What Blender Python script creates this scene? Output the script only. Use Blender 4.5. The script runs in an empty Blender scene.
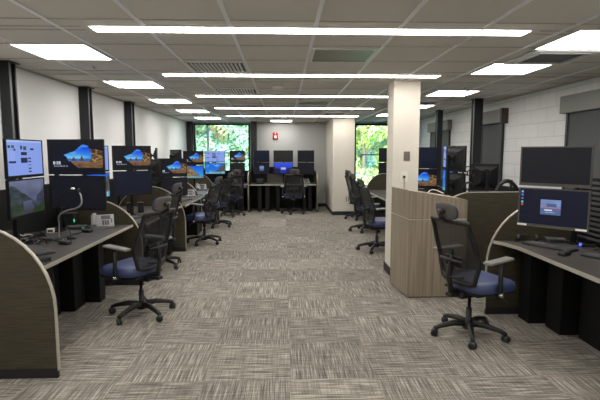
import bpy, bmesh, math, random
from mathutils import Vector, Matrix
random.seed(7)
sc = bpy.context.scene
COL = sc.collection
PI = math.pi
H = 2.5            # ceiling height
XL, XR, YB, YF = -2.8, 3.7, 13.4, -2.6

# ------------------------------------------------------------------ materials
def srgb(r, g, b):
    f = lambda c: (c/255/12.92) if c/255 <= .04045 else ((c/255+.055)/1.055)**2.4
    return (f(r), f(g), f(b), 1)
M = {}
def mat(name, col, rough=.5, metal=0, spec=.5, emit=None, es=0, noise=None, bump=None):
    m = bpy.data.materials.new(name); m.use_nodes = True
    nt = m.node_tree; b = nt.nodes['Principled BSDF']
    b.inputs['Base Color'].default_value = col
    b.inputs['Roughness'].default_value = rough
    b.inputs['Metallic'].default_value = metal
    b.inputs['Specular IOR Level'].default_value = spec
    if emit:
        b.inputs['Emission Color'].default_value = emit
        b.inputs['Emission Strength'].default_value = es
    if noise:   # (scale vec, amount)
        sv, amt = noise
        tc = nt.nodes.new('ShaderNodeTexCoord'); mp = nt.nodes.new('ShaderNodeMapping')
        mp.inputs['Scale'].default_value = sv
        nz = nt.nodes.new('ShaderNodeTexNoise'); nz.inputs['Scale'].default_value = 1
        nz.inputs['Detail'].default_value = 4
        nt.links.new(tc.outputs['Object'], mp.inputs[0]); nt.links.new(mp.outputs[0], nz.inputs[0])
        rp = nt.nodes.new('ShaderNodeValToRGB')
        rp.color_ramp.elements[0].position = .3; rp.color_ramp.elements[1].position = .7
        c = col
        rp.color_ramp.elements[0].color = (c[0]*(1-amt), c[1]*(1-amt), c[2]*(1-amt), 1)
        rp.color_ramp.elements[1].color = (c[0]*(1+amt), c[1]*(1+amt), c[2]*(1+amt), 1)
        nt.links.new(nz.outputs[0], rp.inputs[0]); nt.links.new(rp.outputs[0], b.inputs['Base Color'])
        if bump:
            bp = nt.nodes.new('ShaderNodeBump'); bp.inputs['Strength'].default_value = bump
            bp.inputs['Distance'].default_value = .004
            nt.links.new(nz.outputs[0], bp.inputs['Height']); nt.links.new(bp.outputs[0], b.inputs['Normal'])
    M[name] = m
    return m

mat('wall_paint', srgb(236, 236, 235), .7, noise=((3, 3, 3), .015))
mat('back_paint', srgb(182, 184, 180), .7, noise=((3, 3, 3), .015))
mat('pillar_paint', srgb(218, 212, 200), .6, noise=((3, 3, 3), .015))
mat('ceil_tile', srgb(214, 211, 203), .95, spec=.1, noise=((160, 160, 160), .07), bump=.3)
mat('grid_metal', srgb(236, 238, 240), .4, .1)
mat('grid_seam', srgb(176, 172, 163), .85)
mat('black_base', srgb(26, 27, 32), .5)
mat('post_metal', srgb(34, 35, 38), .35, .3)
mat('post_edge', srgb(105, 106, 108), .4, .5)
mat('frame_dark', srgb(34, 36, 40), .45)
mat('frame_alu', srgb(170, 178, 186), .4, .5)
mat('shade_fabric', srgb(82, 84, 84), .85, noise=((200, 200, 200), .08))
mat('valance', srgb(128, 128, 124), .7)
mat('bracket_brown', srgb(58, 40, 32), .5)
mat('panel_laminate', srgb(66, 61, 48), .6, spec=.3, noise=((5, 5, 110), .3))
mat('desk_laminate', srgb(62, 58, 53), .5, noise=((6, 60, 40), .2))
mat('desk_back', srgb(84, 78, 70), .5, noise=((6, 60, 40), .2))
mat('counter_wood', srgb(140, 128, 111), .5, noise=((38, 38, 1.2), .27))
mat('counter_reveal', srgb(196, 190, 178), .4)
mat('trim_alu', srgb(186, 181, 168), .35, .35)
mat('black_steel', srgb(14, 14, 16), .55, spec=.3)
mat('black_plastic', srgb(28, 28, 30), .42)
mat('monitor_black', srgb(16, 16, 18), .55, spec=.35)
mat('monitor_grey', srgb(76, 74, 70), .5)
mat('chair_black', srgb(21, 21, 22), .48)
mat('headrest_grey', srgb(84, 80, 74), .8, noise=((300, 300, 300), .15))
mat('seat_blue', srgb(64, 74, 112), .42, noise=((60, 60, 60), .05))
mat('rim_blue', srgb(34, 42, 86), .5)
mat('arm_pad', srgb(120, 120, 118), .32)
mat('chrome', srgb(210, 210, 205), .2, 1)
mat('phone_grey', srgb(122, 122, 121), .4)
mat('phone_dark', srgb(40, 42, 46), .3)
mat('key_grey', srgb(84, 84, 86), .55)
mat('label_white', srgb(235, 232, 222), .5)
mat('led_blue', srgb(30, 40, 255), .4, emit=(.05, .08, 1, 1), es=4)
mat('led_green', srgb(30, 220, 120), .4, emit=(.05, 1, .4, 1), es=1.2)
mat('alarm_red', srgb(190, 30, 24), .4)
mat('alarm_clear', srgb(232, 230, 226), .3)
mat('plate_steel', srgb(130, 126, 112), .4, .6)
mat('plate_ivory', srgb(232, 228, 214), .4)
mat('vent_metal', srgb(222, 222, 220), .4)
mat('vent_dark', srgb(48, 46, 46), .7)
mat('panel_olive', srgb(112, 112, 100), .35)
mat('detector_white', srgb(225, 222, 214), .5)
mat('cable_silver', srgb(190, 190, 188), .3, .6)
mat('bark', srgb(120, 106, 88), .9, noise=((8, 8, 2), .3))
mat('grass', srgb(140, 166, 130), .95, noise=((2, 2, 2), .25))
mat('strip_light', (1, 1, 1, 1), .5, emit=(1, .955, .89, 1), es=22)
mat('troffer_light', (1, 1, 1, 1), .5, emit=(1, .965, .93, 1), es=13)
mat('strip_body', srgb(220, 218, 210), .5)
for n, c in (('leaf_green', (156, 188, 140)), ('leaf_yellow', (208, 214, 120)), ('leaf_orange', (200, 182, 140)), ('leaf_deep', (140, 178, 156))):
    m = mat(n, srgb(*c), .8, spec=.15, noise=((1.5, 1.5, 1.5), .2))

def glass_mat():
    m = bpy.data.materials.new('window_glass'); m.use_nodes = True; nt = m.node_tree
    nt.nodes.clear()
    o = nt.nodes.new('ShaderNodeOutputMaterial'); mx = nt.nodes.new('ShaderNodeMixShader')
    t = nt.nodes.new('ShaderNodeBsdfTransparent'); t.inputs[0].default_value = (.84, .95, 1, 1)
    g = nt.nodes.new('ShaderNodeBsdfGlossy'); g.inputs['Roughness'].default_value = .02
    fr = nt.nodes.new('ShaderNodeFresnel'); fr.inputs[0].default_value = 1.45
    nt.links.new(fr.outputs[0], mx.inputs[0]); nt.links.new(t.outputs[0], mx.inputs[1])
    nt.links.new(g.outputs[0], mx.inputs[2]); nt.links.new(mx.outputs[0], o.inputs[0])
    M['window_glass'] = m
glass_mat()
def mesh_mat():
    m = bpy.data.materials.new('chair_mesh'); m.use_nodes = True; nt = m.node_tree
    nt.nodes.clear()
    o = nt.nodes.new('ShaderNodeOutputMaterial'); mx = nt.nodes.new('ShaderNodeMixShader')
    t = nt.nodes.new('ShaderNodeBsdfTransparent')
    d = nt.nodes.new('ShaderNodeBsdfPrincipled'); d.inputs['Base Color'].default_value = srgb(30, 30, 30)
    d.inputs['Roughness'].default_value = .7
    mx.inputs[0].default_value = .84
    nt.links.new(t.outputs[0], mx.inputs[1]); nt.links.new(d.outputs[0], mx.inputs[2]); nt.links.new(mx.outputs[0], o.inputs[0])
    M['chair_mesh'] = m
mesh_mat()
def carpet_mat():
    m = bpy.data.materials.new('carpet'); m.use_nodes = True; nt = m.node_tree; N = nt.nodes; L = nt.links
    b = N['Principled BSDF']; b.inputs['Roughness'].default_value = .95; b.inputs['Specular IOR Level'].default_value = .15
    tc = N.new('ShaderNodeTexCoord'); sep = N.new('ShaderNodeSeparateXYZ'); L.new(tc.outputs['Object'], sep.inputs[0])
    def mth(op, a, v=None, c=None):
        n = N.new('ShaderNodeMath'); n.operation = op
        for i, q in enumerate((a, v, c)):
            if q is None: continue
            if isinstance(q, (int, float)): n.inputs[i].default_value = q
            else: L.new(q, n.inputs[i])
        return n.outputs[0]
    tx = mth('FLOOR', mth('DIVIDE', mth('SUBTRACT', sep.outputs[0], .04), .61))
    ty = mth('FLOOR', mth('DIVIDE', mth('SUBTRACT', sep.outputs[1], .0), .61))
    par = mth('FLOORED_MODULO', mth('ADD', tx, ty), 2)
    cell = N.new('ShaderNodeCombineXYZ'); L.new(tx, cell.inputs[0]); L.new(ty, cell.inputs[1])
    wn = N.new('ShaderNodeTexWhiteNoise'); wn.noise_dimensions = '2D'; L.new(cell.outputs[0], wn.inputs['Vector'])
    def streak(sx, sy):
        mp = N.new('ShaderNodeMapping'); mp.inputs['Scale'].default_value = (sx, sy, 1)
        add = N.new('ShaderNodeVectorMath'); add.operation = 'MULTIPLY_ADD'
        L.new(cell.outputs[0], add.inputs[0]); add.inputs[1].default_value = (.137, .071, 0); L.new(tc.outputs['Object'], add.inputs[2])
        L.new(add.outputs[0], mp.inputs[0])
        nz = N.new('ShaderNodeTexNoise'); nz.inputs['Scale'].default_value = 1; nz.inputs['Detail'].default_value = 3
        L.new(mp.outputs[0], nz.inputs[0]); return nz.outputs[0]
    a = streak(4.5, 66); c = streak(105, 3.6)
    mix = N.new('ShaderNodeMix'); mix.data_type = 'FLOAT'
    L.new(par, mix.inputs[0]); L.new(a, mix.inputs[2]); L.new(c, mix.inputs[3])
    fine = N.new('ShaderNodeTexNoise'); fine.inputs['Scale'].default_value = 90; L.new(tc.outputs['Object'], fine.inputs[0])
    mix2 = N.new('ShaderNodeMix'); mix2.data_type = 'FLOAT'
    L.new(par, mix2.inputs[0]); L.new(c, mix2.inputs[2]); L.new(a, mix2.inputs[3])
    v = mth('ADD', mth('ADD', mth('MULTIPLY', mix.outputs[0], .64), mth('MULTIPLY', mix2.outputs[0], .24)), mth('MULTIPLY', fine.outputs[0], .12))
    v = mth('ADD', v, mth('MULTIPLY', mth('SUBTRACT', wn.outputs[0], .5), .05))
    rp = N.new('ShaderNodeValToRGB'); L.new(v, rp.inputs[0]); e = rp.color_ramp.elements
    e[0].position = .34; e[0].color = srgb(80, 76, 71); e[1].position = .66; e[1].color = srgb(186, 180, 168)
    q = rp.color_ramp.elements.new(.5); q.color = srgb(128, 123, 115)
    L.new(rp.outputs[0], b.inputs['Base Color'])
    bp = N.new('ShaderNodeBump'); bp.inputs['Strength'].default_value = .35; bp.inputs['Distance'].default_value = .004
    L.new(v, bp.inputs['Height']); L.new(bp.outputs[0], b.inputs['Normal'])
    M['carpet'] = m
carpet_mat()
def cmu_mat():   # painted concrete block
    m = bpy.data.materials.new('block_paint'); m.use_nodes = True; nt = m.node_tree; N = nt.nodes; L = nt.links
    b = N['Principled BSDF']; b.inputs['Roughness'].default_value = .65
    tc = N.new('ShaderNodeTexCoord'); sep = N.new('ShaderNodeSeparateXYZ'); L.new(tc.outputs['Object'], sep.inputs[0])
    cb = N.new('ShaderNodeCombineXYZ'); L.new(sep.outputs[1], cb.inputs[0]); L.new(sep.outputs[2], cb.inputs[1])
    br = N.new('ShaderNodeTexBrick'); L.new(cb.outputs[0], br.inputs[0])
    br.inputs['Scale'].default_value = 1; br.inputs['Brick Width'].default_value = .4064; br.inputs['Row Height'].default_value = .2032
    br.inputs['Mortar Size'].default_value = .005; br.inputs['Mortar Smooth'].default_value = .4
    br.inputs['Color1'].default_value = srgb(222, 222, 220); br.inputs['Color2'].default_value = srgb(218, 218, 216)
    br.inputs['Mortar'].default_value = srgb(190, 190, 188)
    L.new(br.outputs[0], b.inputs['Base Color'])
    bp = N.new('ShaderNodeBump'); bp.invert = True; bp.inputs['Strength'].default_value = .5; bp.inputs['Distance'].default_value = .006
    L.new(br.outputs['Fac'], bp.inputs['Height']); L.new(bp.outputs[0], b.inputs['Normal'])
    M['block_paint'] = m
cmu_mat()

# ------------------------------------------------------------------ mesh builder
class MB:
    def __init__(s): s.v = []; s.f = []; s.m = []; s.s = []
    def add(s, vs, fs, mi=0, sm=False):
        o = len(s.v); s.v += [tuple(v) for v in vs]
        for f in fs: s.f.append([o+i for i in f]); s.m.append(mi); s.s.append(sm)
        return s
    def box(s, x0, x1, y0, y1, z0, z1, mi=0, bev=0, mtx=None):
        bm = bmesh.new(); bmesh.ops.create_cube(bm, size=1)
        bmesh.ops.scale(bm, vec=(x1-x0, y1-y0, z1-z0), verts=bm.verts)
        if bev: bmesh.ops.bevel(bm, geom=bm.edges[:], offset=bev, segments=2, affect='EDGES', profile=.5)
        bmesh.ops.translate(bm, vec=((x0+x1)/2, (y0+y1)/2, (z0+z1)/2), verts=bm.verts)
        if mtx: bmesh.ops.transform(bm, matrix=mtx, verts=bm.verts)
        bm.verts.index_update()
        s.add([v.co[:] for v in bm.verts], [[v.index for v in f.verts] for f in bm.faces], mi); bm.free(); return s
    def cbox(s, c, d, mi=0, bev=0, rot=None):
        m = Matrix.Translation(c) @ (rot.to_4x4() if rot else Matrix.Identity(4))
        return s.box(-d[0]/2, d[0]/2, -d[1]/2, d[1]/2, -d[2]/2, d[2]/2, mi, bev, m)
    def tube(s, pts, r, seg=10, mi=0, closed=False, flat=None):
        pts = [Vector(p) for p in pts]; n = len(pts); rs = r if isinstance(r, (list, tuple)) else [r]*n
        vs = []; up = Vector((0, 0, 1)); prev = None
        for i, p in enumerate(pts):
            a = pts[(i-1) % n] if (closed or i) else p; b = pts[(i+1) % n] if (closed or i < n-1) else p
            t = (b-a).normalized()
            if prev is None:
                x = t.cross(up)
                if x.length < .1: x = t.cross(Vector((1, 0, 0)))
                x.normalize()
            else:
                x = (prev - t*prev.dot(t))
                x = x.normalized() if x.length > 1e-6 else t.orthogonal().normalized()
            prev = x; y = t.cross(x)
            for k in range(seg):
                an = 2*PI*k/seg; q = p + (x*math.cos(an) + y*math.sin(an))*rs[i]
                vs.append(q)
        fs = []
        for i in range(n if closed else n-1):
            j = (i+1) % n
            for k in range(seg):
                l = (k+1) % seg; fs.append([i*seg+k, i*seg+l, j*seg+l, j*seg+k])
        s.add(vs, fs, mi, True)
        if not closed:
            o = len(s.v)-len(vs)
            s.f.append([o+k for k in range(seg)][::-1]); s.m.append(mi); s.s.append(False)
            s.f.append([o+(n-1)*seg+k for k in range(seg)]); s.m.append(mi); s.s.append(False)
        return s
    def lathe(s, prof, c=(0, 0, 0), seg=20, mi=0, mtx=None):
        vs = []
        for r, z in prof:
            for k in range(seg):
                a = 2*PI*k/seg; v = Vector((r*math.cos(a), r*math.sin(a), z))
                if mtx: v = mtx @ v
                vs.append(v+Vector(c))
        fs = [[i*seg+k, i*seg+(k+1) % seg, (i+1)*seg+(k+1) % seg, (i+1)*seg+k] for i in range(len(prof)-1) for k in range(seg)]
        s.add(vs, fs, mi, True); o = len(s.v)-len(vs)
        for row, rev in ((0, True), (len(prof)-1, False)):
            l = [o+row*seg+k for k in range(seg)]
            s.f.append(l[::-1] if rev else l); s.m.append(mi); s.s.append(False)
        return s
    def prism(s, poly, ax, a, b, mi=0):   # poly in the two other axes
        n = len(poly)
        def P(p, q):
            return {'x': (q, p[0], p[1]), 'y': (p[0], q, p[1]), 'z': (p[0], p[1], q)}[ax]
        vs = [P(p, a) for p in poly]+[P(p, b) for p in poly]
        fs = [list(range(n))[::-1], [n+i for i in range(n)]]+[[i, (i+1) % n, n+(i+1) % n, n+i] for i in range(n)]
        return s.add(vs, fs, mi)
    def build(s, name, ms, parent=None, loc=None, rz=0, smooth_all=False):
        me = bpy.data.meshes.new(name); me.from_pydata(s.v, [], s.f)
        for x in (ms if isinstance(ms, (list, tuple)) else [ms]): me.materials.append(M[x])
        me.polygons.foreach_set('material_index', s.m); me.polygons.foreach_set('use_smooth', [True]*len(s.f) if smooth_all else s.s)
        bm = bmesh.new(); bm.from_mesh(me); bmesh.ops.recalc_face_normals(bm, faces=bm.faces); bm.to_mesh(me); bm.free()
        me.update()
        o = bpy.data.objects.new(name, me); COL.objects.link(o)
        if parent: o.parent = parent
        if loc: o.location = loc
        if rz: o.rotation_euler = (0, 0, rz)
        return o

def soft(o, lv=2):
    md = o.modifiers.new('sub', 'SUBSURF'); md.levels = lv; md.render_levels = lv
    for p in o.data.polygons: p.use_smooth = True
    return o
def thing(name, label, cat, loc=(0, 0, 0), rz=0, group=None):
    o = bpy.data.objects.new(name, None); COL.objects.link(o); o.empty_display_size = .1
    o.location = loc; o.rotation_euler = (0, 0, rz); o['label'] = label; o['category'] = cat
    if group: o['group'] = group
    return o
def tag(o, label, cat, group=None, kind=None):
    o['label'] = label; o['category'] = cat
    if group: o['group'] = group
    if kind: o['kind'] = kind
    return o
def struct(name, mb, m, label=None):
    o = mb.build(name, m); o['kind'] = 'structure'
    if label: o['label'] = label
    return o
def kids(r): return [o for o in COL.objects if o.parent == r]
def dup(root, loc, rz, label, group=None):
    r = root.copy(); COL.objects.link(r); r.location = loc; r.rotation_euler = (0, 0, rz); r['label'] = label
    if group: r['group'] = group
    for ch in kids(root):
        c = ch.copy(); COL.objects.link(c); c.parent = r
        for g in kids(ch):
            d = g.copy(); COL.objects.link(d); d.parent = c
    return r

# ------------------------------------------------------------------ room shell
struct('floor', MB().box(XL-.1, XR+.1, YF-.1, YB+.1, -.1, 0), 'carpet', 'grey-beige carpet tiles with alternating streak direction')
struct('ceiling', MB().box(XL-.1, XR+.1, YF-.1, YB+.1, H, H+.15), 'ceil_tile', 'beige-grey acoustic tile ceiling')
struct('wall_left', MB().box(XL-.15, XL, YF-.1, YB+.1, 0, H), 'wall_paint', 'plain white left wall between dark posts')
# right wall of painted block with window recesses closed by shades
struct('wall_right', MB().box(XR, XR+.15, YF-.1, YB+.1, 0, H), 'block_paint', 'white painted block wall on the right')
struct('wall_rear', MB().box(XL, XR, YF-.1, YF, 0, H), 'wall_paint', 'wall behind the camera')
W1 = (-2.64, -1.0); W2 = (2.09, 3.3); SILL = .45; HEAD = 2.46
wb = MB()
for x0, x1 in ((XL, W1[0]), (W1[1], W2[0]), (W2[1], XR)): wb.box(x0, x1, YB, YB+.15, 0, H)
for x0, x1 in (W1, W2):
    wb.box(x0, x1, YB, YB+.15, 0, SILL); wb.box(x0, x1, YB, YB+.15, HEAD, H)
struct('wall_back', wb, 'back_paint', 'light grey far wall with two windows')
struct('wall_corner', MB().box(1.25, 1.8, 11.5, YB, 0, H), 'pillar_paint', 'cream boxed-out wall section beside the right window')
# baseboards
struct('baseboard_back', MB().box(-.9, 1.25, YB-.012, YB, 0, .1), 'black_base')
struct('baseboard_corner', MB().box(1.238, 1.812, 11.488, 11.5, 0, .1).box(1.238, 1.25, 11.5, YB, 0, .1), 'black_base')
struct('baseboard_left', MB().box(XL, XL+.012, YF, YB, 0, .1), 'black_base')
struct('baseboard_right', MB().box(XR-.012, XR, YF, YB, 0, .1), 'black_base')

# windows
def window(idx, x0, x1, mull, trans):
    o = MB()
    t = .05
    o.box(x0, x0+t, YB-.01, YB+.09, SILL, HEAD).box(x1-t, x1, YB-.01, YB+.09, SILL, HEAD)
    o.box(x0+t, x1-t, YB-.01, YB+.09, HEAD-t, HEAD).box(x0+t, x1-t, YB-.01, YB+.09, SILL, SILL+t)
    f = o.build('window_%d' % idx, 'frame_dark'); f['kind'] = 'structure'
    f['label'] = ('two-light window with dark frame on the left of the far wall', 'dark framed window half hidden behind the pillar')[idx-1]
    b = MB()
    if mull: b.box(mull-.03, mull+.03, YB+.0, YB+.07, SILL+t, HEAD-t)
    b.box(x0+t, x1-t, YB+.0, YB+.06, trans-.022, trans+.022)
    b.build('window_bar', 'frame_alu', f)
    MB().box(x0+t, x1-t, YB+.03, YB+.036, SILL+t, HEAD-t).build('window_pane', 'window_glass', f)
window(1, W1[0], W1[1], -2.25+.02, 1.6)
window(2, W2[0], W2[1], None, 1.55)

# ceiling grid: runs along y, seams across
PITCH = 1.93
ROWS = [3.42+PITCH*k for k in range(-3, 6)]
mb = MB()
gx = [-.38+.61*k for k in range(-4, 7)]
for x in gx:
    mb.box(x-.014, x+.014, YF, YB, H-.008, H)
struct('trim_1', mb, 'grid_metal', 'light metal ceiling grid runners')
mb = MB()
for r in ROWS:
    for d in (.48, 1.09, 1.70):
        if r+d < YB-.05: mb.box(XL, XR, r+d-.006, r+d+.006, H-.004, H)
    mb.box(XL, -1.45, r-.05, r-.04, H-.004, H).box(XL, -1.45, r+.04, r+.05, H-.004, H)
    mb.box(1.9, XR, r-.05, r-.04, H-.004, H).box(1.9, XR, r+.04, r+.05, H-.004, H)
struct('trim_2', mb, 'grid_seam', 'faint cross seams between ceiling tiles')
mb = MB()
mb.box(XL, XL+.025, YF, YB, H-.012, H).box(XR-.025, XR, YF, YB, H-.012, H).box(XL, XR, YB-.025, YB, H-.012, H)
struct('trim_3', mb, 'grid_seam', 'ceiling edge angle')

NTH = ['nearest', 'second nearest', 'third nearest', 'fourth nearest', 'fifth nearest', 'farthest']
# linear lights
for k, r in enumerate([x for x in ROWS if x > -1]):
    if r > 12.6: continue
    vis = r > 3
    kk = int(round((r-3.42)/PITCH))
    ln = 'long white linear ceiling light, %s row counted from the camera' % NTH[min(kk, 4)] if vis else 'long linear ceiling light behind the camera'
    if kk == 4: ln = 'long white linear ceiling light, last row before the far wall'
    t = thing('linear_light', ln, 'ceiling light', (.23, r, H), 0, 'linear ceiling lights in rows' )
    MB().box(-1.62, 1.60, -.075, .075, -.006, 0).build('housing', 'strip_body', t)
    MB().box(-1.605, 1.585, -.062, .062, -.011, -.0065).build('diffuser', 'strip_light', t)
# troffers
def troffer(x, y, label):
    t = thing('square_light', label, 'ceiling light', (x, y, H), 0, 'square recessed ceiling lights')
    f = MB()
    a = .32; w = .018
    f.box(-a, a, -a, -a+w, -.012, 0).box(-a, a, a-w, a, -.012, 0).box(-a, -a+w, -a+w, a-w, -.012, 0).box(a-w, a, -a+w, a-w, -.012, 0)
    f.build('frame', 'strip_body', t)
    MB().box(-a+w, a-w, -a+w, a-w, -.006, -.001).build('diffuser', 'troffer_light', t)
lx = -1.95
for k in range(-2, 5):
    y = 4.2+1.9*k
    troffer(lx, y, 'bright square ceiling light near the left wall, %s of its row' % (NTH[k] if k < 4 else 'farthest') if k >= 0 else 'square ceiling light over the left desks behind the camera')
for k, (x, y) in enumerate(((2.47, 3.62), (2.42, 4.86), (2.53, 6.83), (2.53, 8.75), (2.53, 10.7))):
    troffer(x, y, 'bright square ceiling light near the right wall, %s of its row' % (NTH[k] if k < 4 else 'farthest'))
for y in (1.5, -.5): troffer(2.47, y, 'square ceiling light over the right desks behind the camera')
troffer(-.07, 12.8, 'small square ceiling light in front of the grey far wall')

# ceiling vents
def slot_vent(x, y, label, w=.29):
    t = thing('ceiling_vent', label, 'ceiling vent', (x, y, H), 0, 'louvred ceiling vents')
    MB().box(-w, w, -.27, .27, -.004, 0).build('backing', 'vent_dark', t)
    f = MB(); f.box(-w, w, -.29, -.262, -.014, 0).box(-w, w, .262, .29, -.014, 0).box(-w-.012, -w+.012, -.262, .262, -.014, 0).box(w-.012, w+.012, -.262, .262, -.014, 0)
    f.build('frame', 'vent_metal', t)
    s = MB()
    for k in range(-6, 7):
        rot = Matrix.Rotation(.7, 3, 'Y')
        s.cbox((k*.04, 0, -.014), (.005, .5, .022), rot=rot)
    s.build('louvre', 'vent_metal', t)
slot_vent(-.685, 4.86, 'louvred metal ceiling vent by the second light row, left of centre')
slot_vent(-.685, 6.72, 'louvred metal ceiling vent by the third light row')
slot_vent(-.685, 8.75, 'small far louvred ceiling vent by the fourth light row')
def sq_vent(x, y, label):
    t = thing('air_diffuser', label, 'ceiling vent', (x, y, H))
    MB().box(-.3, .3, -.28, .28, -.005, 0).build('backing', 'vent_dark', t)
    f = MB()
    for a, b, z in ((.3, .24, -.02), (.245, .225, -.03)):
        f.box(-a, a, -a, -b, z, 0).box(-a, a, b, a, z, 0).box(-a, -b, -b, b, z, 0).box(b, a, -b, b, z, 0)
    f.build('frame', 'vent_metal', t)
    g = MB()
    for k in range(-9, 10):
        g.box(k*.023-.003, k*.023+.003, -.22, .22, -.016, -.006); g.box(-.22, .22, k*.023-.003, k*.023+.003, -.014, -.006)
    g.build('grille', 'post_edge', t)
sq_vent(2.5, 4.24, 'square grille air diffuser between the two nearest right ceiling lights')
sq_vent(2.5, 8.05, 'far grille air diffuser in front of the farthest right lights')
sq_vent(1.15, 10.2, 'small far air diffuser beyond the pillar')
t = thing('blank_ceiling_panel', 'dark olive flat recessed ceiling panel in a metal frame', 'ceiling panel', (.535, 4.26, H))
MB().box(-.26, .26, -.26, .26, -.006, 0).build('panel', 'panel_olive', t)
MB().box(-.285, .285, -.285, -.26, -.012, 0).box(-.285, .285, .26, .285, -.012, 0).box(-.285, -.26, -.26, .26, -.012, 0).box(.26, .285, -.26, .26, -.012, 0).build('frame', 'vent_metal', t)
t = thing('blank_ceiling_panel', 'dark olive flat ceiling panel beyond the third light row', 'ceiling panel', (.535, 8.2, H))
MB().box(-.26, .26, -.26, .26, -.006, 0).build('panel', 'panel_olive', t)
MB().box(-.285, .285, -.285, -.26, -.012, 0).box(-.285, .285, .26, .285, -.012, 0).box(-.285, -.26, -.26, .26, -.012, 0).box(.26, .285, -.26, .26, -.012, 0).build('frame', 'vent_metal', t)
t = thing('ceiling_sensor', 'small white rectangular sensor box on the ceiling between light rows', 'sensor', (-.08, 6.25, H))
MB().box(-.08, .08, -.1, .1, -.035, 0, bev=.008).build('body', 'detector_white', t)
MB().box(-.05, .05, -.06, .06, -.045, -.034, bev=.004).build('cover', 'vent_metal', t)
for x, y, l in ((-1.97, 4.87, 'small sprinkler head on the ceiling beside the nearest left light'), (2.46, 6.17, 'small sprinkler head on the ceiling above the right desks'), (-.65, 7.9, 'small sprinkler head behind the second vent'), (.55, 11., 'tiny sprinkler head on the far ceiling')):
    t = thing('sprinkler_head', l, 'sprinkler', (x, y, H))
    MB().lathe([(.03, 0), (.03, -.006), (.012, -.01)], seg=16).build('flange', 'detector_white', t)
    MB().lathe([(.008, -.008), (.008, -.025), (.02, -.028), (.02, -.031)], seg=12).build('nozzle', 'chrome', t)

# posts
def post(x0, x1, y0, y1, label):
    t = thing('steel_post', label, 'post', ((x0+x1)/2, (y0+y1)/2, 0), 0, 'dark full-height posts')
    a = (x1-x0)/2; b = (y1-y0)/2
    MB().box(-a, a, -b, -b+.02, 0, H-.012).box(-a, a, b-.02, b, 0, H-.012).box(-a+.03, a-.03, -b+.02, b-.02, 0, H-.012).build('column', 'post_metal', t)
    MB().box(-a-.006, -a, -b-.003, -b+.025, 0, H-.013).box(a, a+.006, -b-.003, -b+.025, 0, H-.013).build('edge_trim', 'post_edge', t)
    MB().box(-a-.002, a+.03, -b-.03, b+.03, H-.0125, H-.004).build('cap_plate', 'post_metal', t)
post(-2.79, -2.695, 4.62, 4.74, 'dark post at the left wall, nearest to the camera')
post(-2.79, -2.67, 6.35, 6.48, 'dark post at the left wall behind the cave-image monitor')
post(-2.79, -2.67, 8.1, 8.27, 'dark post at the left wall, third from the camera')
post(-2.79, -2.65, 13.15, 13.33, 'dark post in the far left corner beside the window')
post(-.95, -.79, 13.15, 13.35, 'dark post on the far wall right of the left window')
post(3.15, 3.29, 7.45, 7.57, 'dark free-standing post beside the right wall, nearer one')
post(3.2, 3.31, 9.4, 9.52, 'dark free-standing post beside the right wall, farther one')
post(3.3, 3.42, 12.7, 12.9, 'dark post in the far right corner')

# right wall windows with shades
def shade(y0, y1, label):
    t = thing('window_shade', label, 'window shade', (XR, y0, 0), 0, 'grey shades on the right wall')
    L_ = y1-y0
    MB().box(-.10, -.001, 0, L_, 2.11, 2.33, bev=.006).build('valance', 'valance', t)
    MB().box(-.03, -.012, .1, L_-.1, .95, 2.11).build('shade_cloth', 'shade_fabric', t)
    MB().box(-.045, -.008, .1, L_-.1, .92, .95, bev=.005).build('bottom_bar', 'valance', t)
    MB().box(-.045, -.001, .06, .1, .92, 2.11).build('side_channel', 'frame_dark', t); MB().box(-.045, -.001, L_-.1, L_-.06, .92, 2.11).build('side_channel', 'frame_dark', t)
    return t
shade(3.9, 5.85, 'grey roller shade under a wide valance above the nearest right desk')
s = shade(7.45, 8.37, 'grey roller shade with brown end bracket behind the nearer right post')
MB().box(-.12, -.001, -.06, -.0005, 2.09, 2.34, bev=.004).build('end_bracket', 'bracket_brown', s)
shade(9.9, 11.3, 'far grey roller shade in blue daylight near the right corner')

# pillar and its plates
pl = MB().box(1.385, 1.72, 5.72, 6.05, 0, H)
struct('wall_pillar', pl, 'pillar_paint', 'cream square pillar from floor to ceiling')
struct('baseboard_pillar', MB().box(1.373, 1.732, 5.708, 6.062, 0, .11), 'black_base')
t = thing('wall_plate', 'blank metal cover plate on the cream pillar, above the outlet', 'wall plate', (1.565, 5.72, 1.56))
MB().box(-.04, .04, -.006, 0, -.06, .06, bev=.002).build('plate', 'plate_steel', t)
MB().box(-.008, .008, -.009, -.006, -.02, .02).build('switch', 'plate_steel', t)
t = thing('wall_outlet', 'ivory outlet plate with plugged cord on the cream pillar', 'outlet', (1.535, 5.72, 1.30))
MB().box(-.045, .045, -.006, 0, -.065, .065, bev=.002).build('plate', 'plate_ivory', t)
MB().box(-.014, .014, -.03, -.006, -.02, .012, bev=.003).build('plug', 'black_plastic', t)
MB().tube([(0, -.028, -.02), (0, -.03, -.07), (.003, -.02, -.12), (.003, -.015, -.2)], .005, 6).build('cord', 'cable_silver', t)
t = thing('wall_outlet', 'small steel outlet plate low on the cream boxed-out wall', 'outlet', (1.63, 11.5, .42))
MB().box(-.04, .04, -.006, 0, -.06, .06, bev=.002).build('plate', 'plate_steel', t)
MB().box(-.018, .018, -.01, -.006, -.045, -.008).box(-.018, .018, -.01, -.006, .008, .045).build('socket', 'plate_ivory', t)
t = thing('fire_alarm', 'red fire alarm strobe high on the grey far wall', 'fire alarm', (-.25, YB, 2.1))
MB().box(-.075, .075, -.045, 0, -.1, .1, bev=.01).build('housing', 'alarm_red', t)
MB().box(-.035, .035, -.075, -.045, -.075, .01, bev=.012).build('strobe_lens', 'alarm_clear', t)
MB().box(-.012, .012, -.048, -.0455, .05, .085).build('marking', 'alarm_clear', t)

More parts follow.
